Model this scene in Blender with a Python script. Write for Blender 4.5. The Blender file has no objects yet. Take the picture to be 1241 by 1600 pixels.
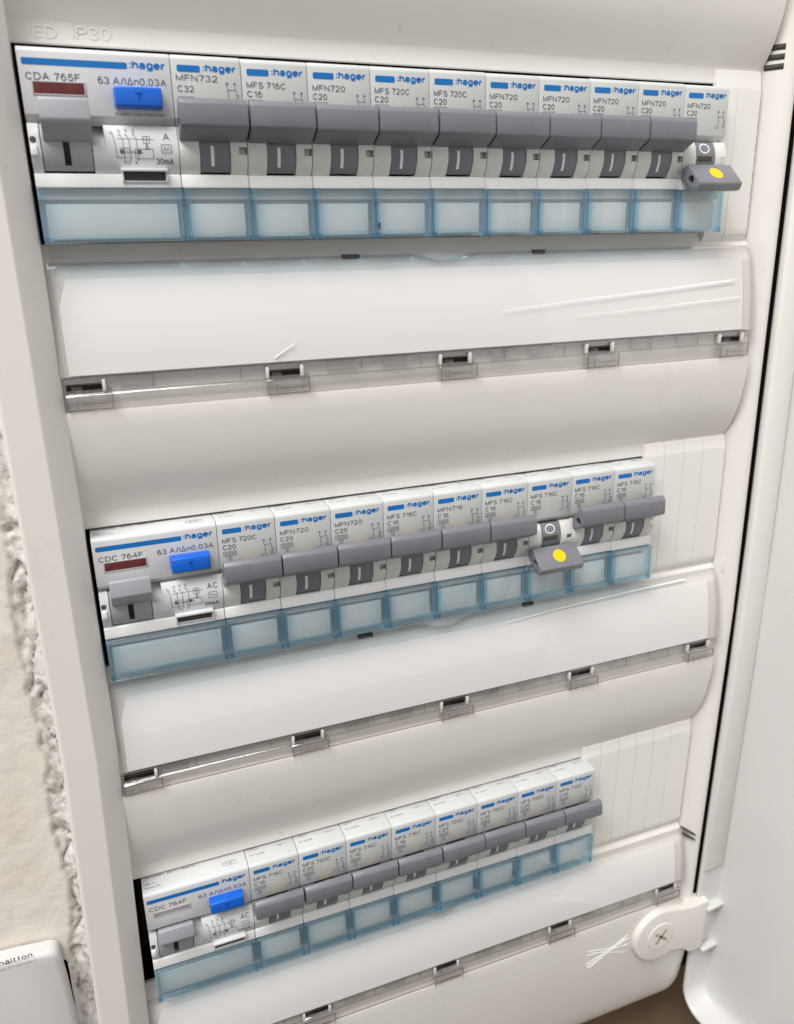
import bpy, bmesh, math, random
from mathutils import Vector, Matrix, noise
random.seed(7)
S = 0.001                                   # everything below is written in millimetres
SC = bpy.context.scene
COL = SC.collection

# ------------------------------------------------------------------ camera
cam_d = bpy.data.cameras.new('camera'); cam = bpy.data.objects.new('camera', cam_d); COL.objects.link(cam)
cam_d.sensor_fit = 'VERTICAL'; cam_d.sensor_height = 36.0; cam_d.lens = 28.1242
cam_d.clip_start = 0.005; cam_d.clip_end = 50
CAM_P = Vector((6.2827, -227.9830, -47.6828))
CAM_R = ((0.9327107, -0.3598979, -0.0228943), (-0.1324299, -0.2827724, -0.9500011), (0.3354296, 0.8891081, -0.3114061))
SC.camera = cam

_r, _d, _f = [Vector(v) for v in CAM_R]
_m = Matrix((( _r.x, -_d.x, -_f.x), (_r.y, -_d.y, -_f.y), (_r.z, -_d.z, -_f.z))).to_4x4()
_m.translation = CAM_P * S
cam.matrix_world = _m
cam_d.dof.use_dof = True; cam_d.dof.focus_distance = 0.262; cam_d.dof.aperture_fstop = 22.0

# ------------------------------------------------------------------ light
W = bpy.data.worlds.new('World'); SC.world = W; W.use_nodes = True
bg = W.node_tree.nodes['Background']; bg.inputs[0].default_value = (1.0, 0.975, 0.957, 1); bg.inputs[1].default_value = 0.52
def area(name, loc, target, sx, sy, power, col=(1, 0.97, 0.93)):
    d = bpy.data.lights.new(name, 'AREA'); d.shape = 'RECTANGLE'; d.size = sx * S; d.size_y = sy * S
    d.energy = power; d.color = col
    o = bpy.data.objects.new(name, d); COL.objects.link(o)
    o.location = Vector(loc) * S
    o.rotation_euler = (Vector(target) - Vector(loc)).to_track_quat('-Z', 'Y').to_euler()
    return o
area('ceiling_light', (-500, -560, 1150), (60, -200, -180), 800, 800, 24.0, (1, 0.98, 0.95))
area('left_key', (-640, -560, 960), (110, 0, -180), 600, 600, 4.0, (1, 0.975, 0.945))  # unseen key light added at upper left, throws the shadows to the right
SC.view_settings.view_transform = 'Standard'; SC.view_settings.look = 'None'
SC.view_settings.exposure = 0.09; SC.view_settings.gamma = 1.0
SC.render.engine = 'CYCLES'
SC.cycles.use_denoising = True
SC.cycles.max_bounces = 10; SC.cycles.diffuse_bounces = 5; SC.cycles.transparent_max_bounces = 24
SC.cycles.caustics_reflective = False; SC.cycles.caustics_refractive = False

# ------------------------------------------------------------------ materials
def mat(name, col, rough=0.4, spec=0.5, grain=0.0, gscale=900.0, var=0.0, vscale=60.0, bump=0.0, bscale=1500.0, dirt=None):
    m = bpy.data.materials.new(name); m.use_nodes = True
    nt = m.node_tree; n = nt.nodes; L = nt.links; p = n['Principled BSDF']
    p.inputs['Roughness'].default_value = rough
    p.inputs['Specular IOR Level'].default_value = spec
    tc = n.new('ShaderNodeTexCoord')
    if var or dirt:
        nz = n.new('ShaderNodeTexNoise'); nz.inputs['Scale'].default_value = vscale; nz.inputs['Detail'].default_value = 6
        L.new(tc.outputs['Object'], nz.inputs['Vector'])
        r = n.new('ShaderNodeValToRGB')
        r.color_ramp.elements[0].position = 0.3; r.color_ramp.elements[1].position = 0.7
        r.color_ramp.elements[0].color = (*[c * (1 - var) for c in col], 1); r.color_ramp.elements[1].color = (*[min(1, c * (1 + var * .4)) for c in col], 1)
        L.new(nz.outputs['Fac'], r.inputs['Fac'])
        out = r.outputs['Color']
        if dirt:
            dc, amount = dirt
            n2 = n.new('ShaderNodeTexNoise'); n2.inputs['Scale'].default_value = vscale * 2.3; n2.inputs['Detail'].default_value = 9; n2.inputs['Roughness'].default_value = 0.7
            mp = n.new('ShaderNodeMapping'); mp.inputs['Scale'].default_value = (1, 1, 0.45); mp.inputs['Location'].default_value = (3.1, 1.7, 0.4)
            L.new(tc.outputs['Object'], mp.inputs['Vector']); L.new(mp.outputs['Vector'], n2.inputs['Vector'])
            r2 = n.new('ShaderNodeValToRGB'); r2.color_ramp.elements[0].position = 0.60; r2.color_ramp.elements[1].position = 0.78
            r2.color_ramp.elements[0].color = (0, 0, 0, 1); r2.color_ramp.elements[1].color = (amount, amount, amount, 1)
            L.new(n2.outputs['Fac'], r2.inputs['Fac'])
            mx = n.new('ShaderNodeMix'); mx.data_type = 'RGBA'
            L.new(r2.outputs['Color'], mx.inputs[0]); L.new(out, mx.inputs[6]); mx.inputs[7].default_value = (*dc, 1)
            out = mx.outputs[2]
            n3 = n.new('ShaderNodeTexNoise'); n3.inputs['Scale'].default_value = 330; n3.inputs['Detail'].default_value = 4
            L.new(tc.outputs['Object'], n3.inputs['Vector'])
            r3 = n.new('ShaderNodeValToRGB'); r3.color_ramp.elements[0].position = 0.71; r3.color_ramp.elements[1].position = 0.78
            r3.color_ramp.elements[0].color = (0, 0, 0, 1); r3.color_ramp.elements[1].color = (.4, .4, .4, 1)
            L.new(n3.outputs['Fac'], r3.inputs['Fac'])
            m3 = n.new('ShaderNodeMix'); m3.data_type = 'RGBA'
            L.new(r3.outputs['Color'], m3.inputs[0]); L.new(out, m3.inputs[6]); m3.inputs[7].default_value = (*dc, 1)
            out = m3.outputs[2]
        L.new(out, p.inputs['Base Color'])
    else:
        p.inputs['Base Color'].default_value = (*col, 1)
    if bump:
        b = n.new('ShaderNodeTexNoise'); b.inputs['Scale'].default_value = bscale; b.inputs['Detail'].default_value = 3
        L.new(tc.outputs['Object'], b.inputs['Vector'])
        bn = n.new('ShaderNodeBump'); bn.inputs['Strength'].default_value = bump; bn.inputs['Distance'].default_value = 0.0002
        L.new(b.outputs['Fac'], bn.inputs['Height']); L.new(bn.outputs['Normal'], p.inputs['Normal'])
    return m
def clear(name, tint, rough=0.06, body=0.0, bodycol=(0.8, 0.8, 0.8), base=0.055):
    m = bpy.data.materials.new(name); m.use_nodes = True
    nt = m.node_tree; n = nt.nodes; L = nt.links
    n.remove(n['Principled BSDF']); out = n['Material Output']
    tr = n.new('ShaderNodeBsdfTransparent'); tr.inputs[0].default_value = (*tint, 1)
    gl = n.new('ShaderNodeBsdfGlossy'); gl.inputs['Roughness'].default_value = rough; gl.inputs[0].default_value = (1, 1, 1, 1)
    lw = n.new('ShaderNodeLayerWeight'); lw.inputs[0].default_value = 0.5
    pw = n.new('ShaderNodeMath'); pw.operation = 'POWER'; pw.inputs[1].default_value = 5.0; L.new(lw.outputs['Facing'], pw.inputs[0])
    fr = n.new('ShaderNodeMath'); fr.operation = 'MULTIPLY_ADD'; fr.inputs[1].default_value = 0.6; fr.inputs[2].default_value = base; L.new(pw.outputs[0], fr.inputs[0])
    mx = n.new('ShaderNodeMixShader')
    src = tr.outputs[0]
    if body:
        df = n.new('ShaderNodeBsdfDiffuse'); df.inputs[0].default_value = (*bodycol, 1)
        m0 = n.new('ShaderNodeMixShader'); m0.inputs[0].default_value = body
        L.new(tr.outputs[0], m0.inputs[1]); L.new(df.outputs[0], m0.inputs[2]); src = m0.outputs[0]
    L.new(fr.outputs[0], mx.inputs[0]); L.new(src, mx.inputs[1]); L.new(gl.outputs[0], mx.inputs[2])
    L.new(mx.outputs[0], out.inputs[0])
    return m
M = dict(
    cover=mat('cover_plastic', (0.76, 0.735, 0.705), 0.42, 0.4, var=0.03, vscale=25, bump=0.10, bscale=2600, dirt=((0.40, 0.35, 0.29), 0.16)),
    frame=mat('frame_plastic', (0.76, 0.73, 0.70), 0.45, 0.4, var=0.04, vscale=18, bump=0.10, bscale=2400, dirt=((0.42, 0.38, 0.34), 0.22)),
    door=mat('door_plastic', (0.67, 0.67, 0.66), 0.35, 0.45, var=0.03, vscale=15, bump=0.06, bscale=1800),
    strip=mat('blank_plastic', (0.77, 0.75, 0.72), 0.45, 0.4, var=0.02, vscale=30, bump=0.08),
    house=mat('breaker_plastic', (0.60, 0.615, 0.615), 0.42, 0.4, var=0.03, vscale=70, bump=0.12, bscale=3000),
    cheek=mat('cheek_plastic', (0.68, 0.68, 0.655), 0.45, 0.4, var=0.03, vscale=70),
    rhouse=mat('switch_plastic', (0.66, 0.67, 0.68), 0.42, 0.4, var=0.02, vscale=70, bump=0.10, bscale=3000),
    cap=mat('cap_plastic', (0.80, 0.805, 0.805), 0.35, 0.45),
    lever=mat('lever_plastic', (0.185, 0.19, 0.216), 0.34, 0.5, var=0.10, vscale=150, bump=0.2, bscale=3500),
    drum=mat('drum_plastic', (0.185, 0.188, 0.212), 0.45, 0.4),
    rlever=mat('switch_lever_plastic', (0.34, 0.348, 0.38), 0.42, 0.4, var=0.03, vscale=150, bump=0.15, bscale=3500),
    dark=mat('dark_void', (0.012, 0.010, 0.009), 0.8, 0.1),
    slot=mat('slot_shadow_plastic', (0.075, 0.065, 0.06), 0.7, 0.2),
    black=mat('black_print', (0.012, 0.012, 0.014), 0.5, 0.3),
    white=mat('white_print', (0.78, 0.78, 0.80), 0.5, 0.3),
    grey=mat('grey_print', (0.115, 0.118, 0.125), 0.6, 0.3),
    pale=mat('pale_grey_print', (0.20, 0.20, 0.21), 0.6, 0.3),
    blue=mat('blue_print', (0.002, 0.15, 0.47), 0.45, 0.4),
    button=mat('blue_button_plastic', (0.004, 0.12, 0.60), 0.32, 0.5),
    buttonprint=mat('button_print', (0.003, 0.04, 0.26), 0.5, 0.3),
    red=mat('red_window_plastic', (0.13, 0.022, 0.024), 0.25, 0.5, var=0.3, vscale=300),
    greywin=mat('grey_window_plastic', (0.33, 0.31, 0.30), 0.3, 0.5),
    rim=mat('window_rim_plastic', (0.42, 0.40, 0.40), 0.4, 0.4),
    yellow=mat('yellow_sticker', (0.80, 0.53, 0.008), 0.5, 0.3),
    paper=mat('label_paper', (0.74, 0.755, 0.755), 0.7, 0.2),
    insert=mat('insert_paper', (0.83, 0.81, 0.80), 0.65, 0.2, var=0.015, vscale=20),
    bluec=clear('blue_clear_plastic', (0.945, 0.972, 0.983), 0.05, base=0.075),
    bluerib=clear('blue_clear_rib_plastic', (0.81, 0.935, 0.992), 0.06, base=0.09),
    refraction_edge=clear('painted_refraction_edge', (0.82, 0.805, 0.80), 0.08),  # darker tint standing in for refraction outlines
    bluecorner=clear('blue_clear_corner_plastic', (0.68, 0.86, 0.95), 0.06),
    clear=clear('clear_plastic', (0.985, 0.982, 0.98), 0.035, 0.01),
    clear2=clear('clear_hinge_plastic', (0.966, 0.962, 0.96), 0.08, 0.02, (0.75, 0.73, 0.72), 0.085),
    post=mat('hinge_post_plastic', (0.66, 0.64, 0.615), 0.4, 0.4),
    scuff_streak=mat('scuff_and_lamp_streak', (0.92, 0.915, 0.91), 0.45, 0.5),  # serves the real scratches and the painted lamp streaks
    box=mat('box_plastic', (0.62, 0.615, 0.615), 0.4, 0.4, var=0.03, vscale=40),
    boxtext=mat('box_print', (0.13, 0.13, 0.14), 0.6, 0.3),
    boxred=mat('box_red_print', (0.50, 0.36, 0.37), 0.6, 0.3),
    wood=mat('brown_wood', (0.15, 0.095, 0.052), 0.6, 0.3, var=0.25, vscale=30),
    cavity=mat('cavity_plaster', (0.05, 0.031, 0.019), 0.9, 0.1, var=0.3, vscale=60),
)

# ------------------------------------------------------------------ helpers
def link(name, me, m, parent=None, loc=None):
    o = bpy.data.objects.new(name, me); COL.objects.link(o)
    if m is not None and not me.materials: me.materials.append(m)
    if parent is not None: o.parent = parent
    if loc is not None: o.location = Vector(loc) * S
    return o
def finish(bm, ang=35, warp=None):
    bmesh.ops.recalc_face_normals(bm, faces=bm.faces)
    for v in bm.verts:
        if warp: v.co = warp(v.co)
        v.co = v.co * S
    me = bpy.data.meshes.new('mesh'); bm.to_mesh(me); bm.free()
    me.shade_smooth(); me.set_sharp_from_angle(angle=math.radians(ang))
    return me
def thing(name, label, cat, loc=(0, 0, 0), group=None):
    o = bpy.data.objects.new(name, None); COL.objects.link(o); o.empty_display_size = 0.01
    o.location = Vector(loc) * S; o['label'] = label; o['category'] = cat
    if group: o['group'] = group
    return o
def bevel_where(bm, test, off, seg=2):
    es = [e for e in bm.edges if len(e.link_faces) == 2 and test(e)]
    if es: bmesh.ops.bevel(bm, geom=es, offset=off, segments=seg, profile=0.5, affect='EDGES', clamp_overlap=True)
def sharp(e):
    return e.calc_face_angle(0) > 0.6
def add_box(bm, x0, x1, y0, y1, z0, z1, bev=0.0, seg=2, taper=None):
    t = bmesh.new()
    r = bmesh.ops.create_cube(t, size=1)
    for v in t.verts:
        v.co = Vector(((x0 + x1) / 2 + v.co.x * (x1 - x0), (y0 + y1) / 2 + v.co.y * (y1 - y0), (z0 + z1) / 2 + v.co.z * (z1 - z0)))
    if taper:                                  # shrink the front (low y) face
        for v in t.verts:
            if abs(v.co.y - y0) < 1e-6:
                v.co.x += taper * (1 if v.co.x < (x0 + x1) / 2 else -1); v.co.z += taper * (1 if v.co.z < (z0 + z1) / 2 else -1)
    if bev: bmesh.ops.bevel(t, geom=t.edges[:], offset=bev, segments=seg, profile=0.5, affect='EDGES', clamp_overlap=True)
    join(bm, t)
def join(bm, t):
    me = bpy.data.meshes.new('tmp'); t.to_mesh(me); t.free(); bm.from_mesh(me); bpy.data.meshes.remove(me)
def add_prism(bm, pts, x0, x1, bev=0.0, hole=None, bev_all=False, seg=2):
    """extrude the (y, z) outline along x; hole = (y, z, r) runs through it"""
    t = bmesh.new()
    vs = [t.verts.new((x0, p[0], p[1])) for p in pts]
    if hole:
        ed = [t.edges.new((vs[i], vs[(i + 1) % len(vs)])) for i in range(len(vs))]
        hv = [t.verts.new((x0, hole[0] + hole[2] * math.cos(k * math.tau / 18), hole[1] + hole[2] * math.sin(k * math.tau / 18))) for k in range(18)]
        ed += [t.edges.new((hv[i], hv[(i + 1) % 18])) for i in range(18)]
        bmesh.ops.triangle_fill(t, use_beauty=True, use_dissolve=False, edges=ed)
    else:
        t.faces.new(vs)
    outer = set((round(p[0], 4), round(p[1], 4)) for p in pts)
    g = bmesh.ops.extrude_face_region(t, geom=t.faces[:] )
    bmesh.ops.translate(t, vec=(x1 - x0, 0, 0), verts=[v for v in g['geom'] if isinstance(v, bmesh.types.BMVert)])
    bmesh.ops.recalc_face_normals(t, faces=t.faces)
    if bev:
        isout = lambda v: (round(v.co.y, 4), round(v.co.z, 4)) in outer
        def test(e):
            if not (isout(e.verts[0]) and isout(e.verts[1])): return False
            if not sharp(e): return False
            cap = any(abs(f.normal.x) > .9 for f in e.link_faces)
            return cap or bev_all
        bevel_where(t, test, bev, seg)
    join(bm, t)
def prism(name, pts, x0, x1, m, parent, bev=0.0, hole=None, bev_all=False, warp=None, ang=35):
    bm = bmesh.new(); add_prism(bm, pts, x0, x1, bev, hole, bev_all); return link(name, finish(bm, ang, warp), m, parent)
def box(name, x0, x1, y0, y1, z0, z1, m, parent, bev=0.0, warp=None, taper=None):
    bm = bmesh.new(); add_box(bm, x0, x1, y0, y1, z0, z1, bev, 2, taper); return link(name, finish(bm, 35, warp), m, parent)
def arc(cy, cz, r, a0, a1, n):                # angle 0 = towards the viewer (-y), 90 = up
    return [(cy - r * math.cos(math.radians(a0 + (a1 - a0) * k / n)), cz + r * math.sin(math.radians(a0 + (a1 - a0) * k / n))) for k in range(n + 1)]

# flat print: glyphs, strokes, bars and rings laid on a surface y = f(x, z)
_glyph = {}
def glyphs(s, bold):
    k = (s, bold)
    if k not in _glyph:
        cu = bpy.data.curves.new('text', 'FONT'); cu.body = s; cu.resolution_u = 3
        cu.offset = 0.022 if bold else 0.0
        o = bpy.data.objects.new('text', cu); COL.objects.link(o)
        dg = bpy.context.evaluated_depsgraph_get(); dg.update()
        me = o.evaluated_get(dg).to_mesh()
        v = [(p.co.x, p.co.y) for p in me.vertices]; f = [tuple(q.vertices) for q in me.polygons]
        o.evaluated_get(dg).to_mesh_clear(); bpy.data.objects.remove(o); bpy.data.curves.remove(cu)
        _glyph[k] = (v, f)
    return _glyph[k]
_H = glyphs('H', False); CAP = max(p[1] for p in _H[0])
def ell(cx, cy, rx, ry, a0=0, a1=360, n=12):
    return [(cx + rx * math.cos(math.radians(a0 + (a1 - a0) * k / n)), cy + ry * math.sin(math.radians(a0 + (a1 - a0) * k / n))) for k in range(n + 1)]
_n = ell(.25, .46, .25, .26, 180, 0, 8) + [(.5, 0)]
_a = [ell(.25, .5, .22, .22, 165, 0, 8) + [(.47, .1), (.52, 0)], ell(.23, .2, .23, .2, 60, 420, 12)]
GLYPH = {
    'C': (.74, [ell(.39, .5, .38, .5, 42, 318, 16)]), 'D': (.72, [[(0, 0), (0, 1), (.32, 1)] + ell(.34, .5, .38, .5, 90, -90, 12) + [(.32, 0), (0, 0)]]),
    'F': (.56, [[(0, 0), (0, 1), (.58, 1)], [(0, .53), (.5, .53)]]), 'E': (.58, [[(.58, 0), (0, 0), (0, 1), (.58, 1)], [(0, .53), (.52, .53)]]),
    'S': (.64, [ell(.32, .75, .29, .25, 15, 270, 12) + ell(.32, .25, .32, .25, 90, -165, 12)]),
    'M': (.8, [[(0, 0), (0, 1), (.4, .06), (.8, 1), (.8, 0)]]), 'N': (.68, [[(0, 0), (0, 1), (.68, 0), (.68, 1)]]),
    'A': (.76, [[(0, 0), (.38, 1), (.76, 0)], [(.14, .35), (.62, .35)]]), 'I': (.02, [[(0, 0), (0, 1)]]),
    'P': (.62, [[(0, 0), (0, 1), (.38, 1)] + ell(.38, .74, .25, .26, 90, -90, 8) + [(0, .48)]]), 'T': (.7, [[(0, 1), (.7, 1)], [(.35, 1), (.35, 0)]]),
    'V': (.7, [[(0, 1), (.35, 0), (.7, 1)]]),
    '0': (.58, [ell(.29, .5, .29, .5, 0, 360, 18)]), '1': (.34, [[(.04, .76), (.26, .84), (.33, 1), (.33, 0)]]),
    '2': (.58, [ell(.29, .71, .28, .29, 170, -35, 10) + [(.02, .02), (.04, 0), (.58, 0)]]),
    '3': (.58, [ell(.28, .75, .25, .25, 160, -85, 10), ell(.28, .26, .29, .26, 88, -165, 12)]),
    '4': (.62, [[(.46, 0), (.46, 1), (0, .3), (.62, .3)]]), '5': (.58, [[(.54, 1), (.12, 1), (.06, .52)] + ell(.28, .32, .29, .33, 140, -160, 12)]),
    '6': (.58, [ell(.3, .32, .28, .32, 90, 450, 14), ell(.32, .42, .31, .58, 185, 60, 8)]), '7': (.56, [[(0, 1), (.57, 1), (.2, 0)]]),
    '8': (.58, [ell(.29, .76, .25, .24, 0, 360, 12), ell(.29, .27, .29, .27, 0, 360, 12)]), '9': (.58, [ell(.28, .68, .28, .32, 0, 360, 14), ell(.26, .58, .31, .58, 5, -120, 8)]),
    'h': (.5, [[(0, 0), (0, 1)], _n]), 'n': (.5, [[(0, 0), (0, .72)], _n]), 'm': (.84, [[(0, 0), (0, .72)], ell(.21, .5, .21, .22, 180, 0, 8) + [(.42, 0)], ell(.63, .5, .21, .22, 180, 0, 8) + [(.84, 0)]]),
    'a': (.52, _a), '\u00e4': (.52, _a + [[(.12, .92), (.12, .98)], [(.36, .92), (.36, .98)]]),
    'g': (.52, [ell(.26, .36, .26, .36, 20, 340, 14), [(.52, .72), (.52, -.08)] + ell(.27, -.08, .25, .19, 0, -165, 8)]),
    'e': (.52, [[(.02, .39), (.5, .39)] + ell(.26, .36, .26, .36, 8, 318, 14)]), 'r': (.3, [[(0, 0), (0, .72)], ell(.25, .42, .25, .28, 180, 75, 6)]),
    's': (.46, [ell(.23, .54, .2, .18, 20, 270, 8) + ell(.23, .18, .23, .18, 90, -165, 8)]), 'c': (.48, [ell(.26, .36, .26, .36, 45, 315, 12)]),
    'l': (.02, [[(0, 0), (0, 1)]]), 't': (.28, [[(.1, .98), (.1, .1), (.26, 0)], [(0, .7), (.28, .7)]]), 'o': (.52, [ell(.26, .36, .26, .36, 0, 360, 14)]),
    'k': (.46, [[(0, 0), (0, 1)], [(.44, .72), (.02, .3)], [(.16, .42), (.46, 0)]]), 'i': (.02, [[(0, 0), (0, .72)], [(0, .92), (0, 1)]]), ')': (.16, [ell(-.1, .4, .26, .62, 60, -60, 8)]),
    ':': (.06, [[(.03, .02), (.03, .16)], [(.03, .56), (.03, .70)]]), ',': (.08, [[(.06, .08), (0, -.14)]]), '/': (.34, [[(0, -.06), (.34, 1.06)]]),
    '\u0394': (.72, [[(0, 0), (.36, 1), (.72, 0), (0, 0)]]), '.': (.04, [[(.02, 0), (.02, .08)]]), '-': (.3, [[(0, .36), (.3, .36)]]),
}
LAB = lambda x, z: (x, -.05, z)
TOP = lambda x, z: (x, z, -.25)
class Print:
    def __init__(self, surf): self.v, self.f, self.surf, self.lift = [], [], surf, 0
    def add(self, v, f):
        b = len(self.v); self.v += [self.surf(x, z) for x, z in v]; self.f += [tuple(i + b for i in q) for q in f]
    def text(self, s, x0, x1, z, cap, bold=False, slant=0.0):
        v, f = glyphs(s, bold); mn = min(p[0] for p in v); mx = max(p[0] for p in v)
        k = (x1 - x0) / (mx - mn); h = cap / CAP
        self.add([(x0 + (p[0] - mn) * k + slant * p[1] * h, z + p[1] * h) for p in v], f)
    def line(self, pts, w=0.14, cap=.3):
        P = []
        for q in pts:
            q = Vector(q)
            if P and abs(q.y - P[-1].y) > 1.2:
                a = P[-1]; m = int(abs(q.y - a.y) / .8) + 1
                P += [a.lerp(q, j / m) for j in range(1, m)]
            P.append(q)
        P = [p for i, p in enumerate(P) if i == 0 or (p - P[i - 1]).length > 1e-5]
        closed = len(P) > 2 and (P[0] - P[-1]).length < 1e-5
        if closed: P.pop()
        if len(P) < 2: return
        n = len(P); v = []; f = []
        for i, p in enumerate(P):
            a = P[i - 1] if (i or closed) else None; b = P[(i + 1) % n] if (i < n - 1 or closed) else None
            d1 = (p - a).normalized() if a is not None else None; d2 = (b - p).normalized() if b is not None else None
            if d1 is None: d1 = d2; p = p - d2 * w * cap
            elif d2 is None: d2 = d1; p = p + d1 * w * cap
            m = Vector((-(d1.y + d2.y), d1.x + d2.x))
            m = m.normalized() if m.length > 1e-3 else Vector((-d1.y, d1.x))
            k = w / 2 / max(.45, abs(m.dot(Vector((-d1.y, d1.x)))))
            v += [tuple(p + m * k), tuple(p - m * k)]
        for i in range(n if closed else n - 1):
            j = (i + 1) % n; f.append((2 * i, 2 * i + 1, 2 * j + 1, 2 * j))
        self.lift = (self.lift + 1) % 6
        b = len(self.v)
        self.v += [self.up(self.surf(x, z), .005 * self.lift) for x, z in v]; self.f += [tuple(i + b for i in q) for q in f]
    def up(self, p, l): return (p[0], p[1], p[2] + l) if self.surf is TOP else (p[0], p[1] - l, p[2])
    def word(self, s, x0, x1, z, cap, weight=.145, gap=.19):
        pos = 0; st = []
        for ch in s:
            if ch == ' ': pos += .38; continue
            wd, strokes = GLYPH[ch]
            st += [[(pos + x, y) for x, y in q] for q in strokes]; pos += wd + gap + weight * .6
        xs_ = [p[0] for q in st for p in q]; mn, mx = min(xs_), max(xs_); w = weight * cap
        k = (x1 - x0 - w) / max(1e-6, mx - mn)
        for q in st: self.line([(x0 + w / 2 + (x - mn) * k, z + w / 2 + y * (cap - w)) for x, y in q], w, .05)
    def strip(self, x, z0, z1, w, n=10):
        v = []; f = []
        for k in range(n + 1):
            z = z0 + (z1 - z0) * k / n; v += [(x - w / 2, z), (x + w / 2, z)]
            if k: f.append((2 * k - 2, 2 * k - 1, 2 * k + 1, 2 * k))
        self.add(v, f)
    def rect(self, x0, x1, z0, z1, w=0.14): self.line([(x0, z0), (x1, z0), (x1, z1), (x0, z1), (x0, z0)], w)
    def bar(self, x0, x1, z0, z1, r=0.3):
        v = []
        for cx, cz, a in ((x1 - r, z1 - r, 0), (x0 + r, z1 - r, 90), (x0 + r, z0 + r, 180), (x1 - r, z0 + r, 270)):
            v += [(cx + r * math.cos(math.radians(a + 30 * k)), cz + r * math.sin(math.radians(a + 30 * k))) for k in range(4)]
        self.add(v, [tuple(range(len(v)))])
    def ring(self, cx, cz, rx, rz, w=0.14, n=20):
        v = []; f = []
        for k in range(n):
            c, s = math.cos(k * math.tau / n), math.sin(k * math.tau / n)
            v += [(cx + rx * c, cz + rz * s), (cx + (rx - w) * c, cz + (rz - w) * s)]
            f.append((2 * k, 2 * k + 1, (2 * k + 3) % (2 * n), (2 * k + 2) % (2 * n)))
        self.add(v, f)
    def mesh(self, lift=0.0):
        me = bpy.data.meshes.new('print'); me.from_pydata([Vector(p) * S for p in self.v], [], self.f); me.update()
        return me

# ------------------------------------------------------------------ layout
PITCH = 17.5
ROW_Z = [0.0, -122.61, -247.28]
ROW_X = [0.0, 0.15, -0.29]
def warp(co):                                  # the far lower end of the box leans a little to the left
    z = co.z
    k = max(0.0, min(1.06, (-z - 190) / 200.0))
    return Vector((co.x - 6.0 * k, co.y, co.z))
def zmap(i, z):
    tab = {-1: [(-200, -77.4), (-122.61, 1.5), (-122.25, 1.8), (-117.2, 6.9), (-110, 14.5), (-88, 36), (-46, 78)],
           0: [(-200, -200), (0, 0)],
           1: [(-125, -127.07), (-122.61, -124.67), (-117.2, -119.4), (-104, -105), (-87, -85.6), (-78, -77.4), (-49, -49), (0, 0)],
           2: [(-140, -141), (-87, -82.6), (-81, -75.8), (-78, -73.2), (-49.3, -50.2), (-46, -46.4), (0, 0)]}[i]
    for (a, b), (c, d) in zip(tab, tab[1:]):
        if z <= c or (c, d) == tab[-1]: return b + (d - b) * (z - a) / (c - a)
ORIG = {-1: 0.0, 0: ROW_Z[0], 1: ROW_Z[1], 2: ROW_Z[2]}
def gz(i, z): return ORIG[i] + zmap(i, z)

BUMP = [(-44.3, 9.5), (-44.45, 8.4), (-47.4, 7.4), (-48.6, 6.1), (-50.5, 4.7), (-53, 3.6), (-56, 2.7), (-60, 1.8), (-64, 1.05), (-68, .5), (-72, .1), (-77.6, -.25),
        (-77.75, 1.3), (-86.85, 1.3), (-87.0, -.5), (-88, -.62), (-92, -.35), (-96, .1), (-100, .75), (-104, 1.6), (-107, 2.5), (-110, 3.7), (-112.5, 4.9), (-114.6, 6.1), (-116.2, 7.2), (-117.15, 7.95),
        (-117.35, 8.05), (-122.0, 7.9), (-122.25, 8.1), (-122.25, 8.8)]
def bump_y(z):
    k = [(a, b) for a, b in BUMP if not (-87 < a < -77.7)]
    for (a, b), (c, d) in zip(k, k[1:]):
        if c <= z <= a: return b + (d - b) * (z - a) / (c - a)
    return 8.0

# ------------------------------------------------------------------ cabinet
cab = thing('electrical_cabinet', 'white electrical cabinet set in the wall, three breaker rows, door swung open', 'electrical cabinet', (0, 0, -388))
cab_off = Vector((0, 0, -388))
def cwarp(co): return warp(co) - cab_off
BOT = -394.5
def frame_side(path, z0, z1, name, ang):
    # path: outline in (x, y); swept along z in steps so that it can lean
    bm = bmesh.new(); n = 24; rings = []
    for k in range(n + 1):
        z = z0 + (z1 - z0) * k / n
        rings.append([bm.verts.new((x, y, z)) for x, y in path])
    for a, b in zip(rings, rings[1:]):
        for j in range(len(path)):
            bm.faces.new((a[j], a[(j + 1) % len(path)], b[(j + 1) % len(path)], b[j]))
    bm.faces.new(rings[0][::-1]); bm.faces.new(rings[-1])
    return link(name, finish(bm, ang, cwarp), M['frame'], cab)
left_path = [(-1.0, 12), (-1.0, -0.4), (-1.06, -0.7), (-1.25, -0.98), (-6.7, -5.72), (-6.95, -5.9), (-7.25, -6.0), (-15.4, -6.3), (-15.9, -6.15), (-16.3, -5.8), (-16.5, -5.2), (-16.7, 12)]
frame_side(left_path, 50, BOT, 'left_frame', 16)
right_path = [(229.9, 12), (229.9, 8.2), (230.6, 7.0), (232.2, 4.6), (233.6, 2.7), (234.8, 1.5), (236.0, 0.8), (236.9, 0.7), (237.8, 1.0), (238.7, 1.7), (239.5, 3.0), (240.0, 4.8), (240.2, 7), (240.3, 12)]
frame_side(right_path, 50, -336, 'right_frame', 40)
top_path_pts = [(-6.2, 50), (-6.2, 62), (12, 62), (12, 50), (-0.5, 46)]
prism('top_frame', [(p[0], p[1]) for p in top_path_pts], -16.7, 240.3, M['frame'], cab, 0.8, warp=cwarp)
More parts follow.
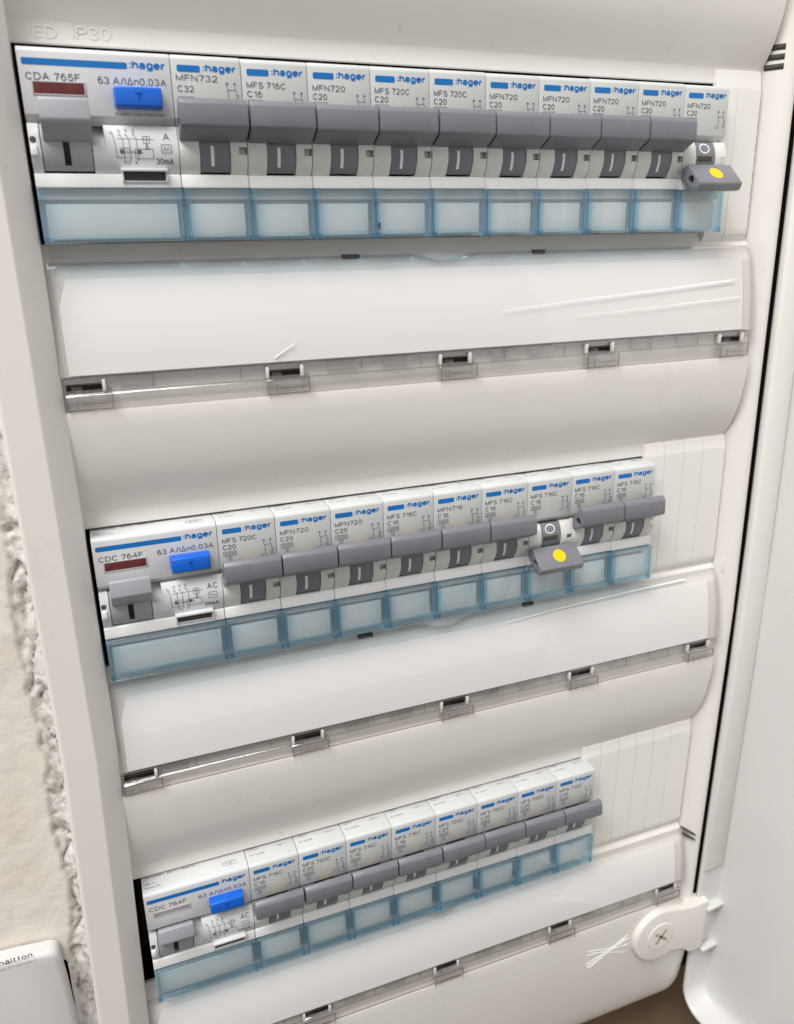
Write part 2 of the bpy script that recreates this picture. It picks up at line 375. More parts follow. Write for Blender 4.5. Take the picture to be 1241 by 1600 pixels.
# cover panels between the rows
def bump_panel(i, pts, name='cover_panel', x1=229.75):
    out = [(y, gz(i, z)) for z, y in pts]
    out += [(13.0, out[-1][1] + 4), (13.0, out[0][1] - 4)]
    return prism(name, out, -1.3, x1, M['cover'], cab, 0.0, warp=cwarp, ang=30)
bump_panel(-1, [(-71.5, 9), (-71.6, -.5), (-80, -.62)] + [p for p in BUMP if p[0] < -87.5])
for i in (0, 1): bump_panel(i, BUMP)
LOW = [p for p in BUMP if p[0] > -87.5] + [(-88, -.62), (-91, -.6), (-91.2, 1), (-91.2, 11)]
bump_panel(2, LOW)
def low(z): return gz(2, z)
lowp = [(11, low(-91.25)), (1, low(-91.25))] + [(-.6, low(-91.3)), (-.55, low(-97)), (-.3, low(-105)), (.2, low(-112)), (.8, low(-119)), (1.6, low(-126)), (2.6, low(-133)), (3.6, low(-139)), (4.6, BOT + 4.2), (5.6, BOT + 1.6), (7.0, BOT + .4), (9, BOT), (30, BOT), (30, BOT + 5)]
bm = bmesh.new(); add_prism(bm, lowp, -1.3, 240.2)
# round off the right edge towards the hinge gap
bmesh.ops.bisect_plane(bm, geom=bm.verts[:] + bm.edges[:] + bm.faces[:], plane_co=(233, 0, 0), plane_no=(1, 0, 0))
for kx in (234.5, 236, 237.2, 238.2): bmesh.ops.bisect_plane(bm, geom=bm.verts[:] + bm.edges[:] + bm.faces[:], plane_co=(kx, 0, 0), plane_no=(1, 0, 0))
for v in bm.verts:
    if v.co.x > 233.1 and v.co.y < 11: v.co.y += ((v.co.x - 233) / 6.0) ** 2 * 1.3
link('bottom_cover', finish(bm, 30, cwarp), M['cover'], cab)
# near-black sheets put in as the shade inside the box, behind the openings
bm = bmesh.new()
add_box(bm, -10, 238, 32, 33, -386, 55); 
link('back_shade_sheet', finish(bm, 35, cwarp), M['dark'], cab)
for sx in (-1.2, 231): box('inner_shade_sheet', sx, sx + 1, 13.2, 32, -330, 55, M['dark'], cab, warp=cwarp)
box('inner_shade_sheet', 236, 268, 13.2, 14, -392, 55, M['dark'], cab, warp=cwarp)  # near-black sheet standing in for the dark of the hinge gap
# rails the breakers clip on
for r in range(3): box('mounting_rail', 0, 228, 21, 22.2, ROW_Z[r] - 40, ROW_Z[r] - 5, M['slot'], cab, 0.2, warp=cwarp)
# raised lettering on the ledge
pr = Print(lambda x, z: (x, 7.93, z))
pr.word('ED', 4.4, 9.8, 3.1, 2.8, .13); pr.word('IP30', 13.3, 22.2, 3.3, 2.9, .13)
me = pr.mesh(); e = link('embossed_lettering', me, M['cover'], cab, -cab_off)
sd = e.modifiers.new('depth', 'SOLIDIFY'); sd.thickness = 0.00013; sd.offset = 1
# vent slots in the right frame
bm = bmesh.new()
def frame_right_y(x):
    for (a, b), (c, d) in zip(right_path[1:], right_path[2:]):
        if a <= x <= c and c > a: return b + (d - b) * (x - a) / (c - a)
    return 1.0
for z in (12.9, 10.0, 7.1):
    for (a, b) in ((230.2, 230.6), (230.6, 232.2), (232.2, 233.6)):
        ya, yb = frame_right_y(a) - .05, frame_right_y(b) - .05
        vs = [bm.verts.new(c) for c in ((a, ya, z - .85), (b, yb, z - .85), (b, yb, z + .85), (a, ya, z + .85))]; bm.faces.new(vs)
bmesh.ops.remove_doubles(bm, verts=bm.verts, dist=0.001)
o = link('vent_slot', finish(bm, 60, cwarp), M['slot'], cab)
sd = o.modifiers.new('depth', 'SOLIDIFY'); sd.thickness = 0.0003; sd.offset = 0
# small moulded marks in the right frame beside the flaps
for k, z in enumerate((-166.5, -171.5)):
    pass
bm = bmesh.new(); add_box(bm, 232.7, 233.2, 3.4, 6, -174, -167.5, 0.1); link('latch_slot', finish(bm, 35, cwarp), M['strip'], cab)
for dz in (0, 2.6):
    bm = bmesh.new(); add_box(bm, 230.3, 234.4, 3.6, 6.5, -297.0 - dz, -296.5 - dz, 0.05)
    for v in bm.verts: v.co.z -= (v.co.x - 230) * .45; v.co.y -= (v.co.x - 230) * .75
    link('latch_slot', finish(bm, 35, cwarp), M['slot'], cab)

# transparent label flaps
NOTCH0, NOTCH1 = 99.5, 123.0
def flap(i, slots=True):
    zt = -49.0; zb = -77.6
    xs = [-0.4, 0.1, 20, 50, 79, 84.5] + [NOTCH0 + (NOTCH1 - NOTCH0) * k / 14 for k in range(15)] + [142.3, 146.7, 180, 205, 228.7, 229.2]
    def ztop(x):
        if NOTCH0 < x < NOTCH1:
            return zt - 2.0 * math.sin(math.pi * (x - NOTCH0) / (NOTCH1 - NOTCH0)) ** 2
        return zt
    bm = bmesh.new(); grid = []
    n = 16
    for k in [0, .15] + list(range(1, n)) + [n - .15, n]:
        row = []
        for x in xs:
            z = ztop(x) + (zb - ztop(x)) * k / n
            row.append(bm.verts.new((x, bump_y(z) - 0.75, gz(i, z))))
        grid.append(row)
    for a, b in zip(grid, grid[1:]):
        for j in range(len(xs) - 1): bm.faces.new((a[j], a[j + 1], b[j + 1], b[j]))
    o = link('label_flap', finish(bm, 50, cwarp), M['clear'], cab)
    sd = o.modifiers.new('depth', 'SOLIDIFY'); sd.thickness = 0.0007; sd.offset = 1
    # rim of the flap: thicker bead at top and right
    bm = bmesh.new()
    sec = [bm.verts.new((0, 0, 0)) for _ in range(0)]; prev = None
    for x in xs:
        z = ztop(x); ring = [bm.verts.new((x, yy_, gz(i, zz_))) for yy_, zz_ in ((bump_y(z) - 1.6, z + .05), (bump_y(z) - .1, z + .05), (bump_y(z - .8) - .1, z - .75), (bump_y(z - .8) - 1.6, z - .75))]
        if prev:
            for j in range(4): bm.faces.new((prev[j], prev[(j + 1) % 4], ring[(j + 1) % 4], ring[j]))
        prev = ring
    pts = [(bump_y(z) - 1.3, gz(i, z)) for z in [zt + (zb - zt) * k / 14 for k in range(15)]]
    pts2 = [(bump_y(z) - .1, gz(i, z)) for z in [zt + (zb - zt) * k / 14 for k in range(15)]][::-1]
    add_prism(bm, pts + pts2, 228.5, 229.5, 0.15)
    add_prism(bm, pts + pts2, -0.7, 0.1, 0.1)
    link('flap_rim', finish(bm, 40, cwarp), M['clear2'], o)
    # paper insert
    bm = bmesh.new(); g = []
    for k in [0, .15] + list(range(1, 14)) + [13.85, 14]:
        z = -53.2 + (-77.45 + 53.2) * k / 14
        g.append([bm.verts.new((x, bump_y(z) - .28 + .05 * math.sin(x * .03 + i), gz(i, z))) for x in (1.2 + max(0, (z + 60)) * .35, 1.6 + max(0, (z + 60)) * .35, 40, 80, 120, 160, 200, 224.6, 225.0)])
    for a, b in zip(g, g[1:]):
        for j in range(8): bm.faces.new((a[j], a[j + 1], b[j + 1], b[j]))
    p = link('paper_insert', finish(bm, 50, cwarp), M['insert'], o)
    sd = p.modifiers.new('depth', 'SOLIDIFY'); sd.thickness = 0.00008; sd.offset = -1
    if slots:
        for a, b in ((79.2, 84.4), (142.3, 146.7)):
            bm = bmesh.new(); add_box(bm, a, b, bump_y(zt) - 1.05, bump_y(zt) + 1, gz(i, zt) - .85, gz(i, zt) + .35, 0.05)
            link('flap_slot', finish(bm, 35, cwarp), M['slot'], o)
    # hinge channel: clear bar, ribs and five clips
    bm = bmesh.new()
    def zz(z): return gz(i, z)
    add_prism(bm, [(0.1, zz(-81.9)), (-.55, zz(-82.4)), (-.9, zz(-83.4)), (-.7, zz(-84.8)), (-.1, zz(-85.8)), (.9, zz(-86.2)), (1.1, zz(-82.0))], -0.5, 229.2, 0.1)
    add_prism(bm, [(.35, zz(-78.0)), (.35, zz(-80.9)), (1.1, zz(-80.9)), (1.1, zz(-78.0))], -0.4, 229.0, 0.05)
    add_box(bm, -.4, 229, -.75, -.3, zz(-82.3), zz(-81.95), .08); add_box(bm, -.4, 229, -.6, .2, zz(-86.3), zz(-85.9), .08); add_box(bm, -.4, 229, .2, .6, zz(-80.0), zz(-79.7), .05)
    rr = random.Random(20 + i)
    for a in (12, 71, 88, 124, 140, 178, 196):
        a += rr.uniform(-2, 2); add_box(bm, a, a + 9, -.15, 1.0, zz(-81.6), zz(-78.3), 0.15)
    link('hinge_bar', finish(bm, 35, cwarp), M['clear2'], o)
    bm = bmesh.new()
    for za, zb_ in ((-86.75, -86.5), (-82.25, -82.05), (-78.05, -77.85)): add_box(bm, -.4, 229, -.3, .1, zz(za), zz(zb_), .04)
    for a in (22, 46, 82, 101, 130, 152, 186, 206): add_box(bm, a, a + .25, -.35, 0, zz(-81.6), zz(-78.4), .04)
    link('hinge_refraction_line', finish(bm, 35, cwarp), M['refraction_edge'], o)  # dark refraction outlines put in as tinted strips
    for cx in (4.4, 58.7, 112.7, 165.5, 220.5):
        bm = bmesh.new()
        for e_ in (-5.5, 4.6): add_box(bm, cx + e_, cx + e_ + .9, -.9, 1.2, zz(-81.9), zz(-78.6), 0.2)
        if cx < 10: bm.free(); bm = bmesh.new(); add_box(bm, cx + 4.6, cx + 5.5, -.9, 1.2, zz(-81.9), zz(-78.6), 0.2)
        cl = link('hinge_clip', finish(bm, 35, cwarp), M['post'], o)
        bm = bmesh.new(); x0, x1 = max(cx - 5.6, -.4), min(cx + 7.0, 229.0)
        add_prism(bm, [(1.2, zz(-80.9)), (-.6, zz(-81.4)), (-1.7, zz(-82.2)), (-2.15, zz(-83.3)), (-2.1, zz(-84.6)), (-1.5, zz(-85.8)), (-.4, zz(-86.6)), (1.2, zz(-86.8))], x0, x1, 0.25, bev_all=True)
        add_box(bm, x0 + 1.6, x0 + 4.4, -1.6, .6, zz(-81.8), zz(-80.2), 0.2)
        link('clip_barrel', finish(bm, 35, cwarp), M['clear2'], o)
        bm = bmesh.new()
        for xa, xb, ya, yb, za, zb_ in ((x0 + .2, x1 - .1, -1.95, -1.6, -82.35, -82.05), (x1 - .45, x1 - .15, -2.35, -1.6, -86.2, -82.2), (x0 + .1, x0 + .35, -2.35, -1.6, -86.2, -82.2), (x0 + .3, x1 - .3, -1.1, -.7, -86.6, -86.25), (x0 + 3.6, x1 - 1.5, -2.4, -2.1, -84.75, -84.4), (x0 + 2.6, x0 + 2.85, -2.4, -2.1, -86.0, -83.4)):
            add_box(bm, xa, xb, ya, yb, zz(za), zz(zb_), .06)
        link('barrel_refraction_line', finish(bm, 35, cwarp), M['refraction_edge'], o)  # barrel's refraction outlines, painted as darker strips
        bm = bmesh.new(); add_box(bm, max(cx - 4.4, -.3), cx + 4.6, .25, 1.25, zz(-81.3), zz(-79.7), 0.05)
        link('clip_slot', finish(bm, 35, cwarp), M['dark'], o)
    return o
for i in range(3): flap(i, i < 2)

# blanking strips
def strips(row, m0, n, rough=False):
    z0 = ROW_Z[row]
    for k in range(n):
        xa = ROW_X[row] + m0 * PITCH + k * 8.75 + .08; xb = xa + 8.75 - .16 + ((1.0 if row == 0 else 1.9) if k == n - 1 else 0)
        top = 6.0 if row == 0 else 5.0
        pts = [(8.4, z0 + top), (7.6, z0 + top), (6.9, z0 + top - .4), (6.0, z0 + .4), (5.9, z0 - 1.2), (5.9, z0 - 43.5), (6.1, z0 - 45), (7.4, z0 - 48.1), (8.4, z0 - 48.1)]
        bm = bmesh.new(); add_prism(bm, pts, xa, xb, 0.14)
        if rough and k == n - 1:
            for q in range(34): bmesh.ops.bisect_plane(bm, geom=bm.verts[:] + bm.edges[:] + bm.faces[:], plane_co=(0, 0, z0 - 6 - 1.15 * q), plane_no=(0, 0, 1))
            for v in bm.verts:
                if v.co.x > xb - .6 and v.co.z < z0 - 7: v.co.x += .5 * noise.noise(Vector((0, 0, v.co.z * .6)))
        o = link('blanking_strip', finish(bm, 4, cwarp), M['strip'], cab)
strips(0, 12, 2, True); strips(1, 11, 4); strips(2, 10, 6)
# scuffs
bm = bmesh.new()
def scratch(bm, x0, z0, x1, z1, y, w):
    d = Vector((x1 - x0, 0, z1 - z0)).normalized(); n = Vector((-d.z, 0, d.x)) * w / 2
    a, b = Vector((x0, y, z0)), Vector((x1, y, z1))
    vs = [bm.verts.new(c) for c in (a + n, b + n * .4, b - n * .4, a - n)]
    ridge = [bm.verts.new(c + Vector((0, -.16, 0))) for c in (a, b)]
    bm.faces.new((vs[0], vs[1], ridge[1], ridge[0])); bm.faces.new((ridge[0], ridge[1], vs[2], vs[3]))
scratch(bm, 56.0, gz(0, -76.2), 62.2, gz(0, -72.4), -.85, .65)
link('scuff_mark', finish(bm, 20, cwarp), M['cover'], cab)
# lamp reflections painted as thin white strips on the glossy flaps
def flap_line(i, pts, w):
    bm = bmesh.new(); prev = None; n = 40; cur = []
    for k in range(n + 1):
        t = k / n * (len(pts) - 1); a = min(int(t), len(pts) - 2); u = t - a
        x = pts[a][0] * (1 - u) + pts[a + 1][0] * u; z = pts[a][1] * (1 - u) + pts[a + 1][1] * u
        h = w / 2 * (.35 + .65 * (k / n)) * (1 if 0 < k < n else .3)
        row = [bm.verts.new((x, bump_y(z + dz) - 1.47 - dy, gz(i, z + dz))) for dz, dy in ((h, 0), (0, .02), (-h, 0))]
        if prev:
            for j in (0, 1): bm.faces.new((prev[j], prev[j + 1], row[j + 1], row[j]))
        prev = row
    link('painted_lamp_streak', finish(bm, 20, cwarp), M['scuff_streak'], cab)
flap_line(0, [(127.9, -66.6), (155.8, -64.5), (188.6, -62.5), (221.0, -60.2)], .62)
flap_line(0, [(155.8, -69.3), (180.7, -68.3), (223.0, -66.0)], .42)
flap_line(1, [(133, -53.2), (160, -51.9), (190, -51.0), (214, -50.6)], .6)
bm = bmesh.new()
for a in ((176, -340.5, 197.5, -345.5), (176, -343, 198, -345), (176.5, -349.5, 197, -339.5), (176.3, -347.5, 198, -341.5), (177.5, -350.5, 196, -341), (178, -342, 197, -349)):
    scratch(bm, a[0] + 4.8, a[1] - 1.5, a[2] + 4.8, a[3] - 1.5, -.60, .22)
link('scratch_mark', finish(bm, 20, cwarp), M['scuff_streak'], cab)

# hinge cover with its screw, lower right corner
def disc_plate(bm, cx, cz, r, x1, zt, zb, y0, y1):
    pts = []
    import math as mm
    a0 = math.degrees(math.asin(max(-1, min(1, (zt - cz - 1) / r)))); a1 = 360 - 55
    for k in range(25):
        a = math.radians(72 + (300 - 72) * k / 24); pts.append((cx + r * math.cos(a), cz + r * math.sin(a)))
    pts += [(x1 - 12.5, zb + 4.0), (x1 - 9.5, zb + 1.8), (x1 - 7.5, zb), (x1, zb), (x1, zt), (x1 - 8, zt), (x1 - 14, zt + .6)]
    t = bmesh.new(); vs = [t.verts.new((x, y0, z)) for x, z in pts]; t.faces.new(vs)
    g = bmesh.ops.extrude_face_region(t, geom=t.faces[:]); bmesh.ops.translate(t, vec=(0, y1 - y0, 0), verts=[v for v in g['geom'] if isinstance(v, bmesh.types.BMVert)])
    bmesh.ops.recalc_face_normals(t, faces=t.faces)
    bevel_where(t, lambda e: any(abs(f.normal.y) > .9 for f in e.link_faces) and max(v.co.y for v in e.verts) < max(y0, y1) - .1, 1.0, 3)
    join(bm, t)
HX, HZ = 218.2, -345.5
bm = bmesh.new(); disc_plate(bm, HX, HZ, 13.6, 244.2, -335.2, -362.5, -3.3, 3.0)
hc = link('hinge_cover', finish(bm, 40, cwarp), M['frame'], cab)
t = bmesh.new()
prof = [(0, -3.75), (4.6, -3.72), (6.4, -3.68), (6.9, -3.6), (7.1, -3.2), (7.1, -2)]
bm = bmesh.new(); N = 32; rings = []
for r, y in prof[1:]: rings.append([bm.verts.new((HX + r * math.cos(k * math.tau / N), y, HZ + r * math.sin(k * math.tau / N))) for k in range(N)])
cv = bm.verts.new((HX, prof[0][1], HZ))
for k in range(N): bm.faces.new((cv, rings[0][k], rings[0][(k + 1) % N]))
for a, b in zip(rings, rings[1:]):
    for k in range(N): bm.faces.new((a[k], a[(k + 1) % N], b[(k + 1) % N], b[k]))
sc_o = link('screw', finish(bm, 40, cwarp), M['frame'], hc)
bm = bmesh.new()
for a in (38, 128):
    t = bmesh.new(); add_box(t, -4.2, 4.2, -.12, .12, -.75, .75, 0.1)
    bmesh.ops.rotate(t, cent=(0, 0, 0), matrix=Matrix.Rotation(math.radians(a), 3, 'Y'), verts=t.verts); bmesh.ops.translate(t, vec=(HX, -3.7, HZ), verts=t.verts); join(bm, t)
link('screw_recess', finish(bm, 40, cwarp), mat('screw_recess_plastic', (0.40, 0.36, 0.31), .6, .2), hc)

# door, swung open on its right hinge
DA = math.radians(86)
D = Vector((math.cos(DA), -math.sin(DA), 0)); F = Vector((math.sin(DA), math.cos(DA), 0)); H0 = Vector((240.75, -0.2, 0))
WD = 11.5
def door_pt(s, f, z): return H0 + D * s + F * f + Vector((0, 0, z))
path = [(0, 62)] + [(0, z) for z in (20, -40, -100, -160, -220, -280, -330, -381)]
path += [(9 - 9 * math.cos(math.radians(a)), -389 - 9 * math.sin(math.radians(a))) for a in (0, 18, 36, 54, 72, 90)]
path += [(s, -398) for s in (14, 20, 28, 40, 55, 75, 100, 140, 200)]
bm = bmesh.new(); grid = []
for s, z in path:
    if z > -385: ins = lambda t: Vector((0.8 * (1 - math.cos(t)), 0, 0)); nrm = (1, 0); d = 0.9
    else:
        k = min(1, s / 9.0) if z > -398 + .01 else 1.0
        d = 0.9 + k * (1.2 + min(20, max(0, s - 4) * .38))
        nrm = (1 - k, k) if z > -397.9 else (0, 1)
        l = math.hypot(*nrm); nrm = (nrm[0] / l, nrm[1] / l)
    row = []
    for j in range(9):
        t = math.pi / 2 * j / 8
        f = WD * math.sin(t) if d > 1.5 else WD * min(1, j / 7.0); inset = d * (1 - math.cos(t))
        row.append(bm.verts.new(door_pt(s + nrm[0] * inset, f, z + nrm[1] * inset)))
    grid.append(row)
for a, b in zip(grid, grid[1:]):
    for j in range(8): bm.faces.new((a[j], a[j + 1], b[j + 1], b[j]))
inner = [r[-1] for r in grid]
c1 = bm.verts.new(door_pt(200, WD, 62))
bm.faces.new(inner + [c1])
door = link('door', finish(bm, 55, cwarp), M['door'], cab)
sd = door.modifiers.new('depth', 'SOLIDIFY'); sd.thickness = 0.0018; sd.offset = 1
bm = bmesh.new()
vs = []
for z0, z1 in ((60, -150), (-150, -318)):
    pass
def door_box(bm, s0, s1, f0, f1, z0, z1, bev):
    t = bmesh.new(); add_box(t, f0, f1, s0, s1, z0, z1, bev)
    if z1 - z0 > 100: bmesh.ops.bisect_plane(t, geom=t.verts[:] + t.edges[:] + t.faces[:], plane_co=(0, 0, -190), plane_no=(0, 0, 1))
    for v in t.verts: v.co = door_pt(v.co.y, v.co.x, v.co.z)
    join(bm, t)
door_box(bm, -.4, 1.6, .5, WD - .6, -319, 60, 0.4); link('edge_strip', finish(bm, 40, cwarp), M['strip'], door)
for z in (-340.0, -363.5):
    bm = bmesh.new(); door_box(bm, 0, 4.5, 2.5, WD + .4, z - .9, z + .9, 0.5); link('hinge_lug', finish(bm, 40, cwarp), M['door'], door)
bm = bmesh.new(); door_box(bm, .4, 2.2, 1.0, 7.0, -360, -339, .3); link('hinge_pin', finish(bm, 40, cwarp), M['door'], door)

# ------------------------------------------------------------------ breakers
_cache = {}
def part(key, name, build, m, parent, loc=(0, 0, 0)):
    if key not in _cache: _cache[key] = build()
    return link(name, _cache[key], m, parent, loc)
DY, DZ, DR = 7.0, -22.0, 8.5
def drum_y(z, r=DR): return DY - math.sqrt(max(0.01, r * r - (z - DZ) ** 2))
def label_outline():
    a = [(24, -.3)] + [(1.25 - 1.25 * math.sin(math.radians(k)), -1.55 + 1.25 * math.cos(math.radians(k))) for k in (0, 20, 40, 60, 80, 90)]
    return a + [(0, -14.75), (.12, -15.0), (2.3, -16.75), (24, -16.75)]
LOWER = [(24, -27.95), (.35, -27.95), (-.05, -28.3), (-.55, -31.0), (-.45, -31.25), (.9, -31.3), (.9, -33.9), (2.6, -34.1), (2.6, -44.0), (24, -44.0)]
def drum_slice(z0, z1, n=8, r=DR, back=9.0):
    return [(drum_y(z0 + (z1 - z0) * k / n, r), z0 + (z1 - z0) * k / n) for k in range(n + 1)] + [(back, z1), (back, z0)]
def breaker_housing():
    bm = bmesh.new()
    add_prism(bm, label_outline(), .08, 17.42, 0.22)
    add_prism(bm, [(24, -31.3), (.9, -31.3), (.9, -33.9), (2.6, -34.1), (2.6, -44.0), (24, -44.0)], .1, 17.4, 0.1)
    add_prism(bm, [(9, -16.8), (9, -27.9), (24, -27.9), (24, -16.8)], .1, 17.4, 0)
    return finish(bm)
def breaker_cheeks():
    bm = bmesh.new()
    add_prism(bm, drum_slice(-16.8, -27.85), .1, 5.15, 0.2)
    add_prism(bm, drum_slice(-16.8, -21.4, 5), 13.05, 17.38, 0.12)
    add_prism(bm, drum_slice(-21.4, -23.2, 2), 13.05, 15.2, 0)
    add_prism(bm, drum_slice(-23.2, -27.85, 4), 13.05, 17.38, 0.12)
    add_prism(bm, drum_slice(-21.4, -23.2, 2, DR - 2.2), 15.2, 17.38, 0)
    return finish(bm)
def cap_strip(w):
    bm = bmesh.new(); add_prism(bm, [(9, -27.95), (.35, -27.95), (-.05, -28.3), (-.6, -30.9), (-.5, -31.2), (9, -31.25)], .12, w - .12, 0.15); return finish(bm, 30)
def drum(x0, x1, r=DR - .25):
    bm = bmesh.new(); add_prism(bm, drum_slice(-16.9, -27.35, 10, r, 8.5), x0, x1, 0.12); return finish(bm, 40)
ON = [(-1.2, -20.4), (-6.9, -17.6), (-7.25, -16.9), (-7.0, -12.2), (-6.2, -11.2), (-5.2, -10.8), (-.1, -16.0), (-.2, -19.5)]
OFF = [(-3.6, -23.9), (-9.6, -29.5), (-9.75, -30.0), (-9.1, -31.5), (-8.4, -32.0), (-6.4, -32.1), (-.6, -27.3), (-.9, -25.0)]
def lever(pts, x0, x1, hole, bev=0.35):
    bm = bmesh.new(); add_prism(bm, pts, x0, x1, bev, hole, True); return finish(bm, 40)
def dot(pa, pb, cx, lift, R_=2.4):                      # sticker on the face from pa to pb
    a, b = Vector(pa), Vector(pb); c = (a + b) / 2; u = (b - a).normalized(); n = Vector((-abs(u.y) if False else u.y, -u.x))
    if n.y < 0: n = -n
    bm = bmesh.new(); ring = [[], []]
    for h, r in ((0, R_), (1, R_ - .1)):
        for k in range(28):
            q = c + u * (r * math.sin(k * math.tau / 28)) + n * (lift + .08 * h); ring[h].append(bm.verts.new((cx + r * math.cos(k * math.tau / 28), q.x, q.y)))
    for k in range(28): bm.faces.new((ring[0][k], ring[0][(k + 1) % 28], ring[1][(k + 1) % 28], ring[1][k]))
    bm.faces.new(ring[1]); return finish(bm)
def holder(w):
    bm = bmesh.new(); add_box(bm, .15, w - .15, -1.75, -1.0, -44.35, -31.4, 0.15); return finish(bm)
def add_rod(bm, x, y, z0, z1, r, n=10):
    vs = [[bm.verts.new((x + r * math.cos(k * math.tau / n), y + r * math.sin(k * math.tau / n), z)) for k in range(n)] for z in (z0, z1)]
    for k in range(n): bm.faces.new((vs[0][k], vs[0][(k + 1) % n], vs[1][(k + 1) % n], vs[1][k]))
    bm.faces.new(vs[0][::-1]); bm.faces.new(vs[1])
def holder_ribs(w):
    bm = bmesh.new()
    for a, d in ((.16, 1), (w - .16, -1)):
        x0, x1 = sorted((a, a + d * .32)); add_box(bm, x0, x1, -1.95, 1.6, -44.4, -31.4, .1)
        add_rod(bm, a + d * .95, -1.75, -43.4, -32.6, .42)
        x0, x1 = sorted((a, a + d * 1.5)); add_box(bm, x0, x1, -2.05, -.8, -32.4, -31.5, .15)
    add_box(bm, .2, w - .2, -1.95, 1.6, -44.5, -44.25, 0.1)
    t = bmesh.new(); add_rod(t, -1.8, 0, 0, w - 1.6, .36)
    for v in t.verts: v.co = Vector((v.co.z + .8, v.co.x, -43.35 + v.co.y))
    join(bm, t)
    add_box(bm, 1.2, w - 1.2, -1.9, -.2, -42.6, -42.45, 0.05)
    add_box(bm, .3, w - .3, -1.9, .6, -31.6, -31.42, 0.06)
    return finish(bm, 60)
def holder_corners(w):
    bm = bmesh.new()
    for a, d in ((.2, 1), (w - .2, -1)):
        x0, x1 = sorted((a, a + d * 1.25)); add_box(bm, x0, x1, -2.2, -1.3, -44.45, -42.9, .2)
    return finish(bm)
def holder_paper(w):
    bm = bmesh.new(); add_box(bm, 1.6, w - 1.6, .55, 2.5, -43.4, -35.0, 0.05); return finish(bm)
def logo(bar0, bar1, tx0, tx1, zb=-4.25, zt=-2.7, zt_base=-4.02, cap=1.78):
    p = Print(LAB); p.bar(bar0, bar1, zb, zt, .35); p.word(':hager', tx0, tx1, zt_base, cap, .235, .12); return p.mesh()
def symbol(p, x, z, w=.15):
    # two-pole breaker sign: arrows, contact arms, trip hooks
    for dx in (0, 2.0):
        a = x + dx
        p.line([(a, z), (a, z - .9)], w); p.line([(a - .35, z - .45), (a, z), (a + .35, z - .45)], w)
        p.line([(a - .1, z - 1.1), (a + .25, z - 2.3)], w)
    p.line([(x - .05, z - 1.75), (x + 2.1, z - 1.75)], w * .8)
    p.line([(x + .25, z - 2.3), (x + .25, z - 5.2)], w)
    p.line([(x + 2.25, z - 2.3), (x + 2.25, z - 2.9), (x + 2.7, z - 2.9), (x + 2.7, z - 3.5), (x + 2.25, z - 3.5), (x + 2.25, z - 4.2)], w)
    p.ring(x + 2.35, z - 4.6, .42, .42, w, 10)
    p.word('N', x - .9, x - .4, z - 5.3, .7)
def type_print(kind, rating, first):
    p = Print(LAB); wide = 10.2 if kind.startswith('MFS') else 9.0
    if first: p.word(kind, 1.1, 11.4, -6.3, 1.5); p.word(rating, 1.25, 5.3, -8.8, 1.5)
    else: p.word(kind, 1.25, 1.25 + wide, -7.15, 1.5); p.word(rating, 1.25, 5.2, -9.25, 1.5)
    p.rect(1.3, 5.2, -11.3, -9.85, .1); p.word('3000', 1.55, 4.95, -11.1, 1.05)
    p.rect(2.5, 3.7, -13.0, -11.6, .1); p.word('3', 2.85, 3.4, -12.8, .95)
    symbol(p, 13.7, -6.2 if first else -7.6)
    return p.mesh()
def top_print(w):
    p = Print(TOP)
    p.ring(3.0, 8.2, 2.2, 1.1, .14, 20); p.text('NF', 1.9, 4.1, 7.75, .9)
    p.text('EN 60898', 1.4, 6.4, 4.4, .7); p.text('230 V ~', w - 6.2, w - 1.8, 6.0, .8)
    return p.mesh()
def on_mark():
    p = Print(lambda x, z: (x, drum_y(z, DR - .25) - .06, z)); p.strip(8.35, -21.2, -26.0, .85); return p.mesh()
def off_mark():
    p = Print(lambda x, z: (x, drum_y(z, DR - .25) - .06, z)); p.ring(8.8, -18.8, 2.0, 1.55, .38, 28); return p.mesh()
def thumb_slot():
    bm = bmesh.new(); add_box(bm, 5.9, 11.6, -1.36, 2, -22.7, -21.1, .05); return finish(bm)
POS = ['', 'first', 'second', 'third', 'fourth', 'fifth', 'sixth', 'seventh', 'eighth', 'ninth', 'tenth']
ROWN = ['top', 'middle', 'bottom']
rj = random.Random(3)
